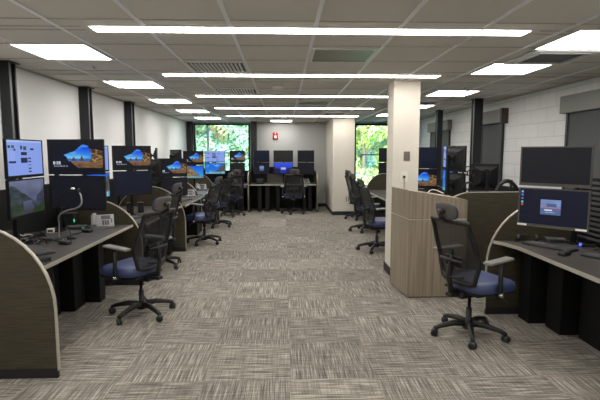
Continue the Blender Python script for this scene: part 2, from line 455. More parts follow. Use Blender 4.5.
# ------------------------------------------------------------------ screens (raster meshes)
def inpoly(x, y, P):
    c = False; j = len(P)-1
    for i in range(len(P)):
        if (P[i][1] > y) != (P[j][1] > y) and x < (P[j][0]-P[i][0])*(y-P[i][1])/(P[j][1]-P[i][1])+P[i][0]: c = not c
        j = i
    return c
def hsh(a, b):
    n = math.sin(a*127.1+b*311.7)*43758.5453
    return n-math.floor(n)
def vn(x, y):
    xi, yi = math.floor(x), math.floor(y); fx, fy = x-xi, y-yi
    fx = fx*fx*(3-2*fx); fy = fy*fy*(3-2*fy)
    return (hsh(xi, yi)*(1-fx)+hsh(xi+1, yi)*fx)*(1-fy)+(hsh(xi, yi+1)*(1-fx)+hsh(xi+1, yi+1)*fx)*fy
def lerp(a, b, t): t = max(0, min(1, t)); return tuple(a[i]+(b[i]-a[i])*t for i in range(3))
GLY = {'8': ['111', '101', '111', '101', '111'], ':': ['0', '1', '0', '1', '0'], '3': ['111', '001', '111', '001', '111'], '9': ['111', '101', '111', '001', '111']}
TXT = set()
cx = 7
for ch in '8:39':
    for r_, row in enumerate(GLY[ch]):
        for c_, bit in enumerate(row):
            if bit == '1': TXT.add((cx+c_, 17-r_))
    cx += len(GLY[ch][0])+1
CAVE = [(.27, .54), (.48, .66), (.56, .78), (.635, .88), (.73, .83), (.79, .6), (.785, .42), (.75, .33), (.40, .33), (.35, .36), (.33, .48)]
SAND = [(.40, .335), (.78, .35), (.85, .3), (1, .42), (1, .14), (.54, .12), (.47, .22)]
ROCK = [(.77, .36), (.79, .6), (.76, .74), (.86, .72), (1, .66), (1, .40), (.88, .28)]
def cave(u, v):
    i, j = int(u*96), int(v*54)
    if (i, j) in TXT: return (225, 228, 240)
    if 9 <= j <= 10 and 7 <= i <= 32 and hsh(i, 3) > .35: return (140, 145, 165)
    if inpoly(u, v, CAVE):
        for a, b in ((.46, .07), (.61, .10)):
            if abs(u-a) < .035*(1-(v-.38)/(b*1.6)) and .36 < v < .38+b*1.4: return (88, 62, 44)
        if v < .42: return lerp((60, 120, 180), (30, 90, 170), vn(u*30, v*60))
        c = lerp((92, 182, 238), (0, 66, 222), (v-.42)/.4+(u-.55)*.6)
        return lerp(c, (170, 215, 245), .5*max(0, vn(u*9, v*16)-.45)*2)
    if inpoly(u, v, SAND): return lerp((150, 112, 72), (92, 66, 42), vn(u*14, v*30)+(.3-v)*1.2)
    if inpoly(u, v, ROCK): return lerp((172, 134, 88), (36, 28, 22), vn(u*26, v*26)*1.3-.15)
    return (13, 14, 22)
def ui(u, v):
    c = (136, 160, 232)
    if v > .94: c = (170, 188, 240)
    B = [(.03, .78, .09, .86, 1), (.12, .77, .2, .86, 2), (.18, .7, .23, .76, 1), (.36, .74, .42, .86, 1), (.45, .73, .53, .84, 2), (.65, .73, .75, .77, 1),
         (.38, .58, .54, .66, 1), (.36, .36, .55, .50, 1), (.04, .36, .23, .41, 1), (.57, .47, .66, .50, 1), (.57, .37, .66, .40, 1), (.57, .27, .66, .30, 1),
         (.57, .17, .66, .20, 1), (.57, .08, .66, .11, 1)]
    for a, b, c2, d, k in B:
        if a <= u <= c2 and b <= v <= d: return (40, 42, 66) if k == 1 else (52, 84, 60)
    if u < .23 and .42 < v < .68: c = lerp(c, (168, 182, 236), .6 if int(u*48) % 2 else 0)
    return c
def mountains(u, v):
    c = lerp((72, 78, 100), (120, 128, 158), v+vn(u*7, v*5)*.4-.4)
    if v < .85-.9*abs(u-.05)+.1*vn(u*12, 2): c = lerp((34, 46, 44), (70, 78, 88), vn(u*18, v*18))
    if v < .1+1.3*(u-.55)+.12*vn(u*10, 7): c = lerp((36, 42, 54), (76, 80, 98), vn(u*20, v*14))
    if v < .32-.3*u+.05*vn(u*9, 3): c = lerp((30, 48, 34), (60, 70, 56), vn(u*20, v*20))
    if v < .3 and u > .62 and v < .3*(u-.5)*2: c = lerp((28, 50, 30), (50, 66, 40), vn(u*20, v*20))
    if .35 < u < .62 and v < .38: c = lerp((84, 94, 120), (58, 56, 66), (.38-v)*3)
    return c
def beach(u, v):
    c = lerp((40, 130, 205), (20, 96, 226), v)
    c = lerp(c, (170, 215, 240), max(0, vn(u*8, v*9)-.55)*1.4)
    if u > 1.0-.6*max(0, .95-v)-.05*vn(v*14, 1) and v < .9: c = lerp((120, 116, 112), (44, 46, 52), vn(u*22, v*22))
    if v < .12+.1*u: c = lerp((150, 190, 205), (70, 150, 190), vn(u*16, 3))
    return c
def cliffs(u, v):
    c = lerp((70, 170, 225), (20, 90, 220), v)
    if v < .95-1.6*max(0, u-.28)+.1*vn(u*12, 4) and u < .8 and v > .16: c = lerp((176, 150, 112), (78, 68, 58), vn(u*20, v*16))
    if v <= .16: c = lerp((60, 130, 160), (150, 160, 150), vn(u*18, v*9))
    return c
def lake(u, v):
    c = lerp((16, 40, 150), (50, 84, 235), v)
    d = abs(u-.5)
    if v < .45+d*.75-.2 and v > .45-d*.2: c = lerp((24, 26, 66), (60, 56, 96), vn(u*16, v*16))
    if v < .45 and d > .14+v*.1: c = lerp((14, 16, 44), (30, 34, 90), vn(u*16, v*16))
    if d < .12 and .35 < v < .55: c = (196, 190, 205)
    return c
def login(u, v):
    if .32 < u < .62 and .30 < v < .73:
        if .48 < v < .505: return (190, 96, 116)
        if v > .5: return lerp((132, 156, 205), (78, 92, 130), 1 if (.42 < u < .56 and .52 < v < .62) else vn(u*12, v*12)*.4)
        if .39 < u < .50 and .40 < v < .45: return (214, 222, 236)
        if .40 < u < .54 and .345 < v < .37: return (150, 170, 205)
        return (84, 104, 146)
    if .02 < u < .05:
        for a, c in ((.92, (120, 190, 220)), (.82, (90, 130, 240)), (.72, (150, 110, 230)), (.62, (60, 210, 190)), (.54, (220, 60, 60))):
            if abs(v-a) < .025: return c
    return (13, 17, 36)
def off(u, v): return (19, 20, 27)
def offnavy(u, v): return (10, 17, 36)
def offgrey(u, v): return (34, 34, 31)
def smalllogin(u, v):
    if .38 < u < .66 and .25 < v < .70: return (120, 140, 190) if v > .45 else (86, 100, 150)
    return (15, 18, 32)
SCR = {}
def scr_mat():
    m = bpy.data.materials.new('screen_surface'); m.use_nodes = True; nt = m.node_tree; b = nt.nodes['Principled BSDF']
    a = nt.nodes.new('ShaderNodeAttribute'); a.attribute_name = 'pic'
    b.inputs['Base Color'].default_value = (.004, .004, .005, 1); b.inputs['Roughness'].default_value = .45; b.inputs['Specular IOR Level'].default_value = .22
    nt.links.new(a.outputs['Color'], b.inputs['Emission Color']); b.inputs['Emission Strength'].default_value = 1
    M['screen_surface'] = m
scr_mat()
MW, MH = .555, .33
def screen_mesh(kind, w=MW, h=MH):
    key = (kind.__name__, w, h)
    if key in SCR: return SCR[key]
    flat = kind in (off, offnavy, offgrey)
    nx, ny = (1, 1) if flat else (96, 54)
    sw, sh = w-.024, h-.034
    vs = [(0, -sw/2+sw*i/nx, .024+sh*j/ny) for j in range(ny+1) for i in range(nx+1)]
    fs = [[j*(nx+1)+i, j*(nx+1)+i+1, (j+1)*(nx+1)+i+1, (j+1)*(nx+1)+i] for j in range(ny) for i in range(nx)]
    me = bpy.data.meshes.new('screen'); me.from_pydata(vs, [], fs); me.materials.append(M['screen_surface'])
    at = me.color_attributes.new('pic', 'FLOAT_COLOR', 'CORNER')
    cols = []
    for j in range(ny):
        for i in range(nx):
            c = srgb(*kind((i+.5)/nx, (j+.5)/ny)); cols += list(c)*4
    at.data.foreach_set('color', cols)
    SCR[key] = me; return me
HS = {}
def house_mesh(w, h, bezel):
    k = (w, h, bezel)
    if k in HS: return HS[k]
    a = MB()
    a.box(-.022, -.0025, -w/2, w/2, 0, h, bev=.003)
    a.box(-.0026, .004, -w/2, -w/2+.011, 0, h).box(-.0026, .004, w/2-.011, w/2, 0, h).box(-.0026, .004, -w/2+.011, w/2-.011, h-.01, h).box(-.0026, .004, -w/2+.011, w/2-.011, 0, .023)
    ho = a.build('housing', bezel)
    b = MB()   # tapered back cover
    p = [(-.022, -w*.44, h*.10), (-.022, w*.44, h*.10), (-.022, w*.44, h*.9), (-.022, -w*.44, h*.9), (-.05, -w*.2, h*.28), (-.05, w*.2, h*.28), (-.05, w*.2, h*.75), (-.05, -w*.2, h*.75)]
    b.add(p, [[0, 1, 2, 3], [7, 6, 5, 4], [0, 4, 5, 1], [1, 5, 6, 2], [2, 6, 7, 3], [3, 7, 4, 0]])
    bc = b.build('back_cover', 'monitor_black')
    c = MB().box(-.066, -.05, -.05, .05, h*.5-.05, h*.5+.05).box(-.10, -.066, -.02, .02, h*.5-.02, h*.5+.02)
    br = c.build('mount_bracket', 'black_steel')
    out = (ho.data, bc.data, br.data)
    for o in (ho, bc, br): bpy.data.objects.remove(o)
    HS[k] = out; return out
def monitor(x, y, z, yaw, kind, label, w=MW, h=MH, bezel='monitor_black', group='flat monitors on desk arms', tags=0):
    t = thing('monitor', label, 'monitor', (x, y, z), math.radians(yaw), group)
    for n, me in zip(('housing', 'back_cover', 'mount_bracket'), house_mesh(w, h, bezel)):
        o = bpy.data.objects.new(n, me); COL.objects.link(o); o.parent = t
    o = bpy.data.objects.new('screen', screen_mesh(kind, w, h)); COL.objects.link(o); o.parent = t
    if tags:
        g = MB().box(.0045, .0055, -w/2+.0, -w/2+.075, .004, .02)
        g.build('sticker', 'label_white', t); MB().box(.0045, .0055, w/2-.09, w/2-.01, .004, .02).build('sticker', 'label_white', t)
    return t
POLES = {}
def pole(x, y, z0, z1, arms, yaw, label, d=.12):
    """upright behind a column of monitors; arms = heights of the brackets"""
    a = math.radians(yaw); px, py = x-math.cos(a)*d, y-math.sin(a)*d
    t = thing('monitor_stand', label, 'monitor stand', (px, py, z0), a, 'black monitor stands')
    MB().box(-.045, .045, -.045, .045, 0, .012, bev=.003).build('base_plate', 'black_steel', t)
    MB().box(-.018, .018, -.018, .018, .012, z1-z0).build('pole', 'black_steel', t)
    for h in arms:
        MB().box(.0185, d-.1, -.03, .03, h-z0-.035, h-z0+.035, bev=.004).build('arm', 'black_steel', t)
    return t
def side_pole(mx_, my_, yaw, px, py, z0, z1, arms, label):
    t = thing('monitor_stand', label, 'monitor stand', (px, py, z0), 0, 'black monitor stands')
    MB().box(-.045, .045, -.045, .045, 0, .012, bev=.003).build('base_plate', 'black_steel', t)
    MB().box(-.018, .018, -.018, .018, .012, z1-z0).build('pole', 'black_steel', t)
    a = math.radians(yaw); e = Vector((mx_-math.cos(a)*.1-px, my_-math.sin(a)*.1-py, 0)); n = Vector((-math.cos(a), -math.sin(a), 0))
    for h in arms:
        zz = Vector((0, 0, h-z0))
        MB().tube([zz, zz+(e+n*.1)*.5+Vector((.03, .03, 0)), zz+e+n*.05, zz+e], .017, 8).build('arm', 'black_steel', t)
def column(x, y, zb, yaw, kt, kb, where, top_txt, bot_txt, w=MW, h=MH, zd=.75, gap=.012, dbl=True, bz='monitor_black', tags=0, sp=None):
    zt = zb+h+gap
    monitor(x, y, zb, yaw, kb, '%s, lower one %s' % (bot_txt, where), w, h, bz, tags=tags)
    if dbl: monitor(x, y, zt, yaw, kt, '%s, upper one %s' % (top_txt, where), w, h, bz)
    if sp:
        side_pole(x, y, yaw, sp[0], sp[1], zd, zt+h*.5+.05, [zb+h*.5, zt+h*.5], 'black upright stand with long arms behind the monitors %s' % where); return
    pole(x, y, zd, (zt if dbl else zb)+h*.5+.05, [zb+h*.5]+([zt+h*.5] if dbl else []), yaw, 'black upright stand behind the monitors %s' % where)

# ------------------------------------------------------------------ dividers and desks
def arch_profile(a, c, z0, b, flat=0, n=22):
    pts = [(c+a+flat/2, .055)]
    for i in range(n+1):
        th = PI*i/n; x = a*math.cos(th)
        pts.append((c+x+(flat/2 if th <= PI/2 else -flat/2), z0+b*math.sin(th)))
    pts.append((c-a-flat/2, .055))
    return pts
def divider(edge, y, label, side=1, a=.54, b=.6, z0=.5, flat=0, t=.024, group='arched desk dividers'):
    # side=+1: room interior side (aisle) is +x (left-hand row); -1 mirrored
    c = edge-side*(a+flat/2)
    o = thing('desk_divider', label, 'divider', (c, y, 0), 0, group)
    P = arch_profile(a, 0, z0, b, flat)
    MB().prism(P, 'y', -t/2, t/2).build('panel', 'panel_laminate', o)
    MB().box(-a-flat/2+.0, a+flat/2, -t/2-.002, t/2+.002, 0, .072).build('kick_base', 'black_base', o)
    m = MB(); tt = t/2+.0015
    pr = [(p[0], p[1]) for p in P]
    vs = []; fs = []
    for i, p in enumerate(pr):
        q0 = pr[max(i-1, 0)]; q1 = pr[min(i+1, len(pr)-1)]
        d = Vector((q1[0]-q0[0], q1[1]-q0[1])).normalized(); n = Vector((d.y, -d.x))
        for yy in (-tt, tt):
            vs.append((p[0]+n.x*.0, yy, p[1]+n.y*.0)); vs.append((p[0]+n.x*.010, yy, p[1]+n.y*.010))
    for i in range(len(pr)-1):
        A, B = i*4, (i+1)*4
        fs += [[A, A+1, B+1, B], [A+2, B+2, B+3, A+3], [A+1, A+3, B+3, B+1], [A, B, B+2, A+2]]
    m.add(vs, fs); m.build('edge_trim', 'trim_alu', o)
    return o
def desk(poly, front, label, boxes, z=.75, back=None):
    cx = sum(p[0] for p in poly)/len(poly); cy = sum(p[1] for p in poly)/len(poly)
    o = thing('desk', label, 'desk', (cx, cy, 0), 0, 'workstation desks')
    L_ = lambda p: (p[0]-cx, p[1]-cy)
    MB().prism([L_(p) for p in poly], 'z', z-.03, z).build('worktop', 'desk_laminate', o)
    m = MB(); F = [L_(p) for p in front]
    for i in range(len(F)-1):
        a, b = Vector(F[i]), Vector(F[i+1]); d = (b-a); an = math.atan2(d.y, d.x)
        mid = (a+b)/2
        m.cbox((mid.x, mid.y, z-.013), (d.length+.006, .012, .028), rot=Matrix.Rotation(an, 3, 'Z'))
    m.build('edge_trim', 'trim_alu', o)
    for bx in boxes:
        x0, x1, y0, y1 = bx[:4]
        MB().box(x0-cx, x1-cx, y0-cy, y1-cy, 0, z-.031, bev=.004).build('pedestal', 'black_steel', o)
    if back:
        x0, x1, y0, y1, z0, z1 = back
        MB().box(x0-cx, x1-cx, y0-cy, y1-cy, z0, z1).build('back_panel', 'black_steel', o)
    return o

def keyboard(x, y, z, yaw, label):
    t = thing('keyboard', label, 'keyboard', (x, y, z), math.radians(yaw), 'black keyboards')
    MB().box(-.22, .22, -.075, .075, 0, .016, bev=.005).build('case', 'black_plastic', t)
    k = MB()
    for r in range(6):
        for c in range(20):
            if c in (14,): continue
            k.box(-.205+c*.0205, -.205+c*.0205+.017, -.06+r*.0205, -.06+r*.0205+.0165, .0162, .022)
    k.build('keys', 'key_grey', kids(t)[0])
    return t
def mouse(x, y, z, yaw, label):
    t = thing('computer_mouse', label, 'mouse', (x, y, z), math.radians(yaw), 'computer mice')
    o = MB().box(-.032, .032, -.055, .055, 0, .036, bev=.01).build('body', 'black_plastic', t); soft(o, 1)
    MB().lathe([(.011, -.004), (.011, .004)], (0, .025, .033), 12, mtx=Matrix.Rotation(PI/2, 4, 'Y')).build('scroll_wheel', 'phone_grey', o)
    return t
def phone(x, y, z, yaw, label):
    t = thing('desk_phone', label, 'telephone', (x, y, z), math.radians(yaw), 'grey office phones')
    rot = Matrix.Rotation(math.radians(38), 3, 'X')
    MB().prism([(-.10, 0), (.10, 0), (.10, .13), (.07, .14), (-.10, .03)], 'x', -.12, .12).build('base', 'phone_grey', t)
    m = MB(); n = Vector((0, -math.sin(math.atan2(.11, .17)), math.cos(math.atan2(.11, .17)))); a = math.atan2(.11, .17); R = Matrix.Rotation(a, 3, 'X')
    def on(u, v, w=0): return Vector((u, -.10+v*math.cos(a), .03+v*math.sin(a))) + n*w
    MB().cbox(on(.035, .15, .004), (.10, .055, .008), 0, .002, R).build('display', 'phone_dark', kids(t)[0])
    k = MB()
    for r in range(4):
        for c in range(3): k.cbox(on(.005+c*.026, .03+r*.02, .003), (.018, .013, .006), 0, 0, R)
    k.cbox(on(.095, .09, .003), (.014, .06, .006), 0, 0, R)
    k.build('keypad', 'phone_dark', kids(t)[0])
    h = MB(); h.cbox(on(-.085, .1, .028), (.04, .19, .018), 0, .006, R); h.cbox(on(-.085, .18, .016), (.046, .045, .03), 0, .008, R); h.cbox(on(-.085, .02, .016), (.046, .045, .03), 0, .008, R)
    h.build('handset', 'phone_grey', t)
    return t
def small_box(name, label, cat, x, y, z, yaw, d, m='black_plastic', led=None):
    t = thing(name, label, cat, (x, y, z), math.radians(yaw))
    MB().box(-d[0]/2, d[0]/2, -d[1]/2, d[1]/2, 0, d[2], bev=min(d)*.12).build('case', m, t)
    MB().box(-d[0]*.35, d[0]*.35, -d[1]/2-.002, -d[1]/2, d[2]*.25, d[2]*.7).build('front_slot', 'phone_dark', kids(t)[0])
    if led: MB().box(d[0]*.38, d[0]*.44, -d[1]/2-.004, -d[1]/2, d[2]*.4, d[2]*.6).build('indicator_light', led, t)
    return t

# left-hand row dividers
divider(-1.62, 3.14, 'large dark arched divider cut off by the left picture edge', a=.54)
divider(-1.72, 5.42, 'arched divider between first and second left desks', a=.6, b=.55)
divider(-1.61, 7.3, 'arched divider between second and third left desks', a=.55, b=.56)
divider(-1.69, 9.2, 'arched divider between third and fourth left desks', a=.58, b=.58)
divider(-1.66, 10.9, 'small farthest arched divider in the left row', a=.4)
# station 1
desk([(-1.86, 3.2), (-1.81, 3.42), (-1.81, 5.38), (-2.7, 5.38), (-2.7, 3.2)], [(-1.86, 3.2), (-1.81, 3.42), (-1.81, 5.38)],
     'long dark desk nearest the camera on the left',
     [(-2.6, -2.24, 3.25, 4.46), (-2.6, -2.12, 4.5, 4.73), (-2.6, -1.98, 4.78, 4.92)], back=(-2.70, -2.66, 3.2, 5.38, 0, 1.25))
column(-2.25, 4.02, 1.045, 0, ui, mountains, 'at the left edge, nearest left desk', 'monitor with pale blue program windows', 'monitor with dim mountain landscape')
column(-1.965, 4.34, 1.056, -97, cave, off, 'beside the silver gooseneck, nearest left desk', 'wide monitor with cave lock screen', 'large dark blank monitor', sp=(-2.45, 4.95))
column(-2.29, 3.42, 1.04, 12, off, off, 'cut by the left picture edge', 'dark blank monitor', 'dark blank monitor')
phone(-2.08, 5.18, .75, 22, 'grey desk phone with handset at the far end of the nearest left desk')
keyboard(-2.28, 4.62, .75, 77, 'black keyboard beside the silver gooseneck on the nearest left desk')
keyboard(-2.16, 3.93, .75, -42, 'black keyboard at the near corner of the left desk')
mouse(-2.05, 4.22, .75, 70, 'black mouse in front of the keyboard, nearest left desk')
mouse(-2.12, 4.86, .75, 70, 'black mouse left of the desk phone')
small_box('card_reader', 'small flat grey box left of the desk phone', 'card reader', -2.34, 5.1, .75, 10, (.2, .13, .035), 'key_grey', 'led_green')
small_box('control_box', 'black flat box among cables on the near left desk', 'control box', -2.42, 4.3, .75, 25, (.2, .12, .045), 'black_plastic')
small_box('control_box', 'flat black box behind the mountain landscape monitor', 'control box', -2.55, 4.62, .75, 40, (.18, .12, .04), 'black_plastic')
small_box('speaker_box', 'black speaker box under the blank monitor on the left desk', 'speaker', -2.46, 5.22, .75, 5, (.15, .12, .17), 'black_plastic', 'led_green')
small_box('control_box', 'small black box at the front corner of the left desk', 'control box', -1.9, 3.55, .75, 40, (.1, .06, .035), 'black_plastic')
# gooseneck lamp and microphone
def bez(P, n=24):
    out = []
    for i in range(n+1):
        t = i/n; q = [Vector(p) for p in P]
        while len(q) > 1: q = [q[k].lerp(q[k+1], t) for k in range(len(q)-1)]
        out.append(q[0])
    return out
def crom(P, n=6):
    P = [Vector(p) for p in P]; P = [P[0]]+P+[P[-1]]; out = []
    for i in range(1, len(P)-2):
        for k in range(n):
            q = k/n; a, b, c, d = P[i-1:i+3]
            out.append(.5*((2*b)+(c-a)*q+(2*a-5*b+4*c-d)*q*q+(3*b-a-3*c+d)*q**3))
    return out+[P[-2]]
GX, GY = -2.19, 4.40
t = thing('gooseneck_microphone', 'silver curved gooseneck microphone standing on the nearest left desk', 'microphone', (GX, GY, .75))
MB().lathe([(.05, 0), (.05, .012), (.02, .022), (.012, .03)], seg=20).build('base', 'black_plastic', t)
MB().tube(crom([(a-GX, b-GY, c-.75) for a, b, c in ((-2.19, 4.4, .775), (-2.175, 4.38, .9), (-2.13, 4.30, 1.01), (-2.03, 4.25, 1.065), (-1.93, 4.23, 1.09), (-1.885, 4.23, 1.135), (-1.886, 4.23, 1.20), (-1.90, 4.23, 1.235))]), .0075, 8).build('gooseneck', 'cable_silver', t)
MB().lathe([(.007, -.015), (.012, -.008), (.014, .01), (.010, .026), (.004, .03)], (-1.903-GX, 4.23-GY, 1.245-.75), 14).build('microphone_head', 'black_plastic', t)
GX, GY = -2.12, 4.50
t = thing('gooseneck_microphone', 'thin black gooseneck microphone behind the silver one', 'microphone', (GX, GY, .75))
MB().lathe([(.04, 0), (.04, .02), (.015, .03)], seg=16).build('base', 'black_plastic', t)
MB().tube(crom([(a-GX, b-GY, c-.75) for a, b, c in ((-2.12, 4.5, .78), (-2.12, 4.4, .95), (-2.10, 4.27, 1.11), (-2.065, 4.24, 1.21), (-2.025, 4.24, 1.257), (-1.975, 4.24, 1.272))]), .004, 8).build('gooseneck', 'black_plastic', t)
MB().lathe([(.004, 0), (.01, .006), (.01, .028), (.006, .034)], (-1.98-GX, 4.24-GY, 1.272-.75), 12, mtx=Matrix.Rotation(PI/2, 4, 'Y')).build('microphone_head', 'label_white', t)
# cables on near left desk
def cable(label, pts, r=.005, m='black_plastic', g='loose desk cables'):
    o = MB().tube(bez(pts, 30), r, 7).build('cable', m); tag(o, label, 'cable', g); return o
rnd = random.Random(3)
for k in range(11):
    x0, y0 = -2.48+rnd.uniform(-.1, .12), 4.3+rnd.uniform(-.2, .25)
    pts = [(x0, y0, .757)]+[(x0+rnd.uniform(-.13, .13), y0+rnd.uniform(-.13, .13), .757+rnd.uniform(0, .11)) for _ in range(4)]+[(x0+rnd.uniform(-.1, .1), y0+.1, .757)]
    cable('black cord in the cable tangle under the mountain landscape monitor', pts, .006, 'black_plastic' if k % 3 else 'cable_silver', 'tangled cords on the near left desk')
for k in range(8):
    x0, y0 = -2.3+rnd.uniform(-.2, .15), 4.1+rnd.uniform(-.15, .3)
    pts = [(x0, y0, .757)]+[(x0+rnd.uniform(-.16, .16), y0+rnd.uniform(-.16, .16), .757+rnd.uniform(0, .07)) for _ in range(4)]+[(x0+rnd.uniform(-.1, .1), y0+.1, .757)]
    cable('black cord in the cable tangle under the mountain landscape monitor', pts, .006, 'black_plastic' if k % 4 else 'cable_silver', 'tangled cords on the near left desk')
small_box('hub_box', 'white-edged small box behind the cable tangle on the left desk', 'hub', -2.5, 4.85, .75, 20, (.07, .05, .05), 'label_white')
small_box('control_box', 'upright black box at the wall end of the nearest left desk', 'control box', -2.58, 4.2, .75, 10, (.1, .16, .13))
cable('black cord hanging down under the near corner of the left desk', [(-1.89, 3.5, .756), (-1.80, 3.5, .79), (-1.78, 3.5, .6), (-1.8, 3.5, .45), (-1.86, 3.52, .40)], .004)

# station 2
desk([(-1.67, 5.46), (-1.67, 6.35), (-1.85, 6.8), (-1.64, 7.26), (-2.7, 7.26), (-2.7, 5.46)], [(-1.67, 5.46), (-1.67, 6.35), (-1.85, 6.8), (-1.64, 7.26)],
     'dark desk second from the camera on the left', [(-2.6, -2.1, 5.55, 6.2), (-2.6, -2.1, 6.3, 7.0), (-2.1, -1.8, 7.0, 7.2)], back=(-2.70, -2.66, 5.46, 7.26, 0, 1.2))
column(-2.3, 5.66, 1.02, -6, ui, beach, 'behind the cave-image monitor, second left desk', 'monitor edge with pale blue program', 'monitor edge with blue picture')
column(-2.03, 6.12, 1.035, -58, cave, offnavy, 'at the second left desk', 'monitor with cave lock screen', 'dark navy blank monitor', w=.5, h=.325)
keyboard(-1.95, 5.95, .75, 70, 'black keyboard on the second left desk')
mouse(-1.83, 6.0, .75, 60, 'black mouse on the second left desk')
for i, (x, y) in enumerate(((-2.2, 6.45), (-2.06, 6.5))):
    small_box('speaker_box', 'small black speaker on the second left desk, %s one' % ('left' if i == 0 else 'right'), 'speaker', x, y, .75, 20, (.08, .09, .15))
small_box('card_reader', 'flat dark box lying behind the mouse on the second left desk', 'card reader', -2.1, 5.75, .75, 30, (.22, .15, .03), 'key_grey')
# station 3
desk([(-1.61, 7.34), (-1.61, 9.16), (-2.7, 9.16), (-2.7, 7.34)], [(-1.61, 7.34), (-1.61, 9.16)], 'dark desk third from the camera on the left',
     [(-2.6, -2.0, 7.45, 8.1), (-2.6, -1.95, 8.2, 8.7), (-2.5, -1.7, 8.75, 9.1)], back=(-2.70, -2.66, 7.34, 9.16, 0, 1.2))
column(-2.11, 7.53, .865, 38, off, off, 'seen from behind, facing the third left desk', 'dark monitor back', 'dark monitor back', w=.46, h=.31)
column(-1.93, 7.9, .855, -62, cave, off, 'at the third left desk', 'small monitor with cave lock screen', 'dark blank monitor', w=.5, h=.32, zd=.75)
phone(-1.85, 8.75, .75, 20, 'grey desk phone on the third left desk')
keyboard(-1.8, 8.1, .75, 75, 'black keyboard on the third left desk')
small_box('speaker_box', 'black speaker with a red knob near the third left chair', 'speaker', -1.78, 7.6, .75, 20, (.1, .1, .12))
# station 4
desk([(-1.66, 9.24), (-1.66, 10.86), (-2.7, 10.86), (-2.7, 9.24)], [(-1.66, 9.24), (-1.66, 10.86)], 'dark desk fourth from the camera on the left',
     [(-2.6, -2.0, 9.35, 10.0), (-2.6, -1.9, 10.1, 10.75)], back=(-2.70, -2.66, 9.24, 10.86, 0, 1.2))
monitor(-2.24, 9.48, 1.36, 38, off, 'dark monitor back standing above the third left desk monitors', w=.5, h=.31)
pole(-2.24, 9.48, .75, 1.56, [1.36+.155], 38, 'black stand behind the dark monitor back over the third divider')
monitor(-2.50, 9.0, 1.4, 12, off, 'thin edge-on black monitor in front of the white wall', w=.3, h=.3)
pole(-2.50, 9.0, .75, 1.6, [1.55], 12, 'black stand of the thin edge-on monitor', d=.1199)
column(-1.9, 9.55, 1.05, -85, cave, cliffs, 'at the fourth left desk', 'monitor with cave lock screen', 'bright monitor with rocky cliff by blue sea', w=.42, h=.29)
phone(-1.9, 10.35, .75, 15, 'grey desk phone on the fourth left desk')
# station 5, facing the camera under window 1
desk([(-2.6, 12.2), (-1.02, 12.2), (-1.02, 13.1), (-2.6, 13.1)], [(-2.6, 12.2), (-1.02, 12.2)], 'dark desk under the left window of the far wall',
     [(-2.3, -1.9, 12.4, 12.9), (-1.75, -1.35, 12.4, 12.9), (-1.3, -1.1, 12.35, 12.9)], back=(-2.6, -1.02, 13.08, 13.11, 0, 1.1))
column(-1.93, 12.7, 1.0, -90, ui, beach, 'under the left window', 'bright white-lilac program monitor', 'bright blue seascape monitor', w=.57, h=.325)
column(-1.3, 12.62, 1.01, -90, cave, off, 'at the right end under the left window', 'small monitor with cave picture', 'dark blank monitor', w=.42, h=.32)
phone(-1.28, 12.42, .75, 10, 'grey phone on the desk under the left window')
# station 6 against back wall
def divider_y(x, y0, y1, label):
    o = thing('desk_divider', label, 'divider', (x, (y0+y1)/2, 0), 0, 'side dividers of the far wall desk')
    h = (y1-y0)/2
    P = [(-h, .055), (-h, .80), (-h+.02, .92), (-h+.08, 1.02), (-h+.2, 1.08), (h, 1.08), (h, .055)]
    MB().prism(P, 'x', -.022, .022).build('panel', 'panel_laminate', o)
    MB().box(-.023, .023, -h, h, 0, .054).build('kick_base', 'black_base', o)
    MB().tube([(0, p[0]-.003, p[1]) for p in P[:6]], .012, 6).build('edge_trim', 'trim_alu', o)
divider_y(-.97, 12.15, 13.3, 'upright divider between the two far desks')
divider_y(.90, 12.15, 13.3, 'divider at the right end of the far wall desk')
desk([(-.94, 12.2), (.87, 12.2), (.87, 13.1), (-.94, 13.1)], [(-.94, 12.2), (.87, 12.2)], 'dark desk against the grey far wall',
     [(-.72, -.62, 12.3, 12.8), (-.52, -.40, 12.3, 12.8), (-.22, -.12, 12.3, 12.8), (.52, .60, 12.3, 12.8), (.66, .76, 12.3, 12.8)], back=(-.94, .87, 13.08, 13.11, 0, 1.2))
w6 = 'at the far wall desk'
column(-.63, 12.66, 1.01, -72, offnavy, smalllogin, 'on the left '+w6, 'dark blank monitor', 'monitor with small pale login box', w=.46, h=.325)
column(-.02, 12.72, 1.01, -90, offgrey, lake, 'in the centre '+w6, 'grey blank monitor', 'monitor with deep blue lake picture', w=.55, h=.325)
column(.61, 12.66, 1.01, -108, off, off, 'on the right '+w6, 'dark blank monitor', 'dark blank monitor', w=.48, h=.325)
o = tag(MB().box(-.48, .5, 12.95, 12.98, .751, 1.0).build('desk_screen', 'desk_back'), 'brown laminate screen along the back of the far wall desk', 'desk screen')
phone(.58, 12.42, .75, 10, 'grey phone on the right end of the far wall desk')
small_box('speaker_box', 'black box on the left of the far wall desk', 'speaker', -.66, 12.45, .75, 0, (.22, .15, .14))
keyboard(-.1, 12.36, .75, 0, 'keyboard on the far wall desk')

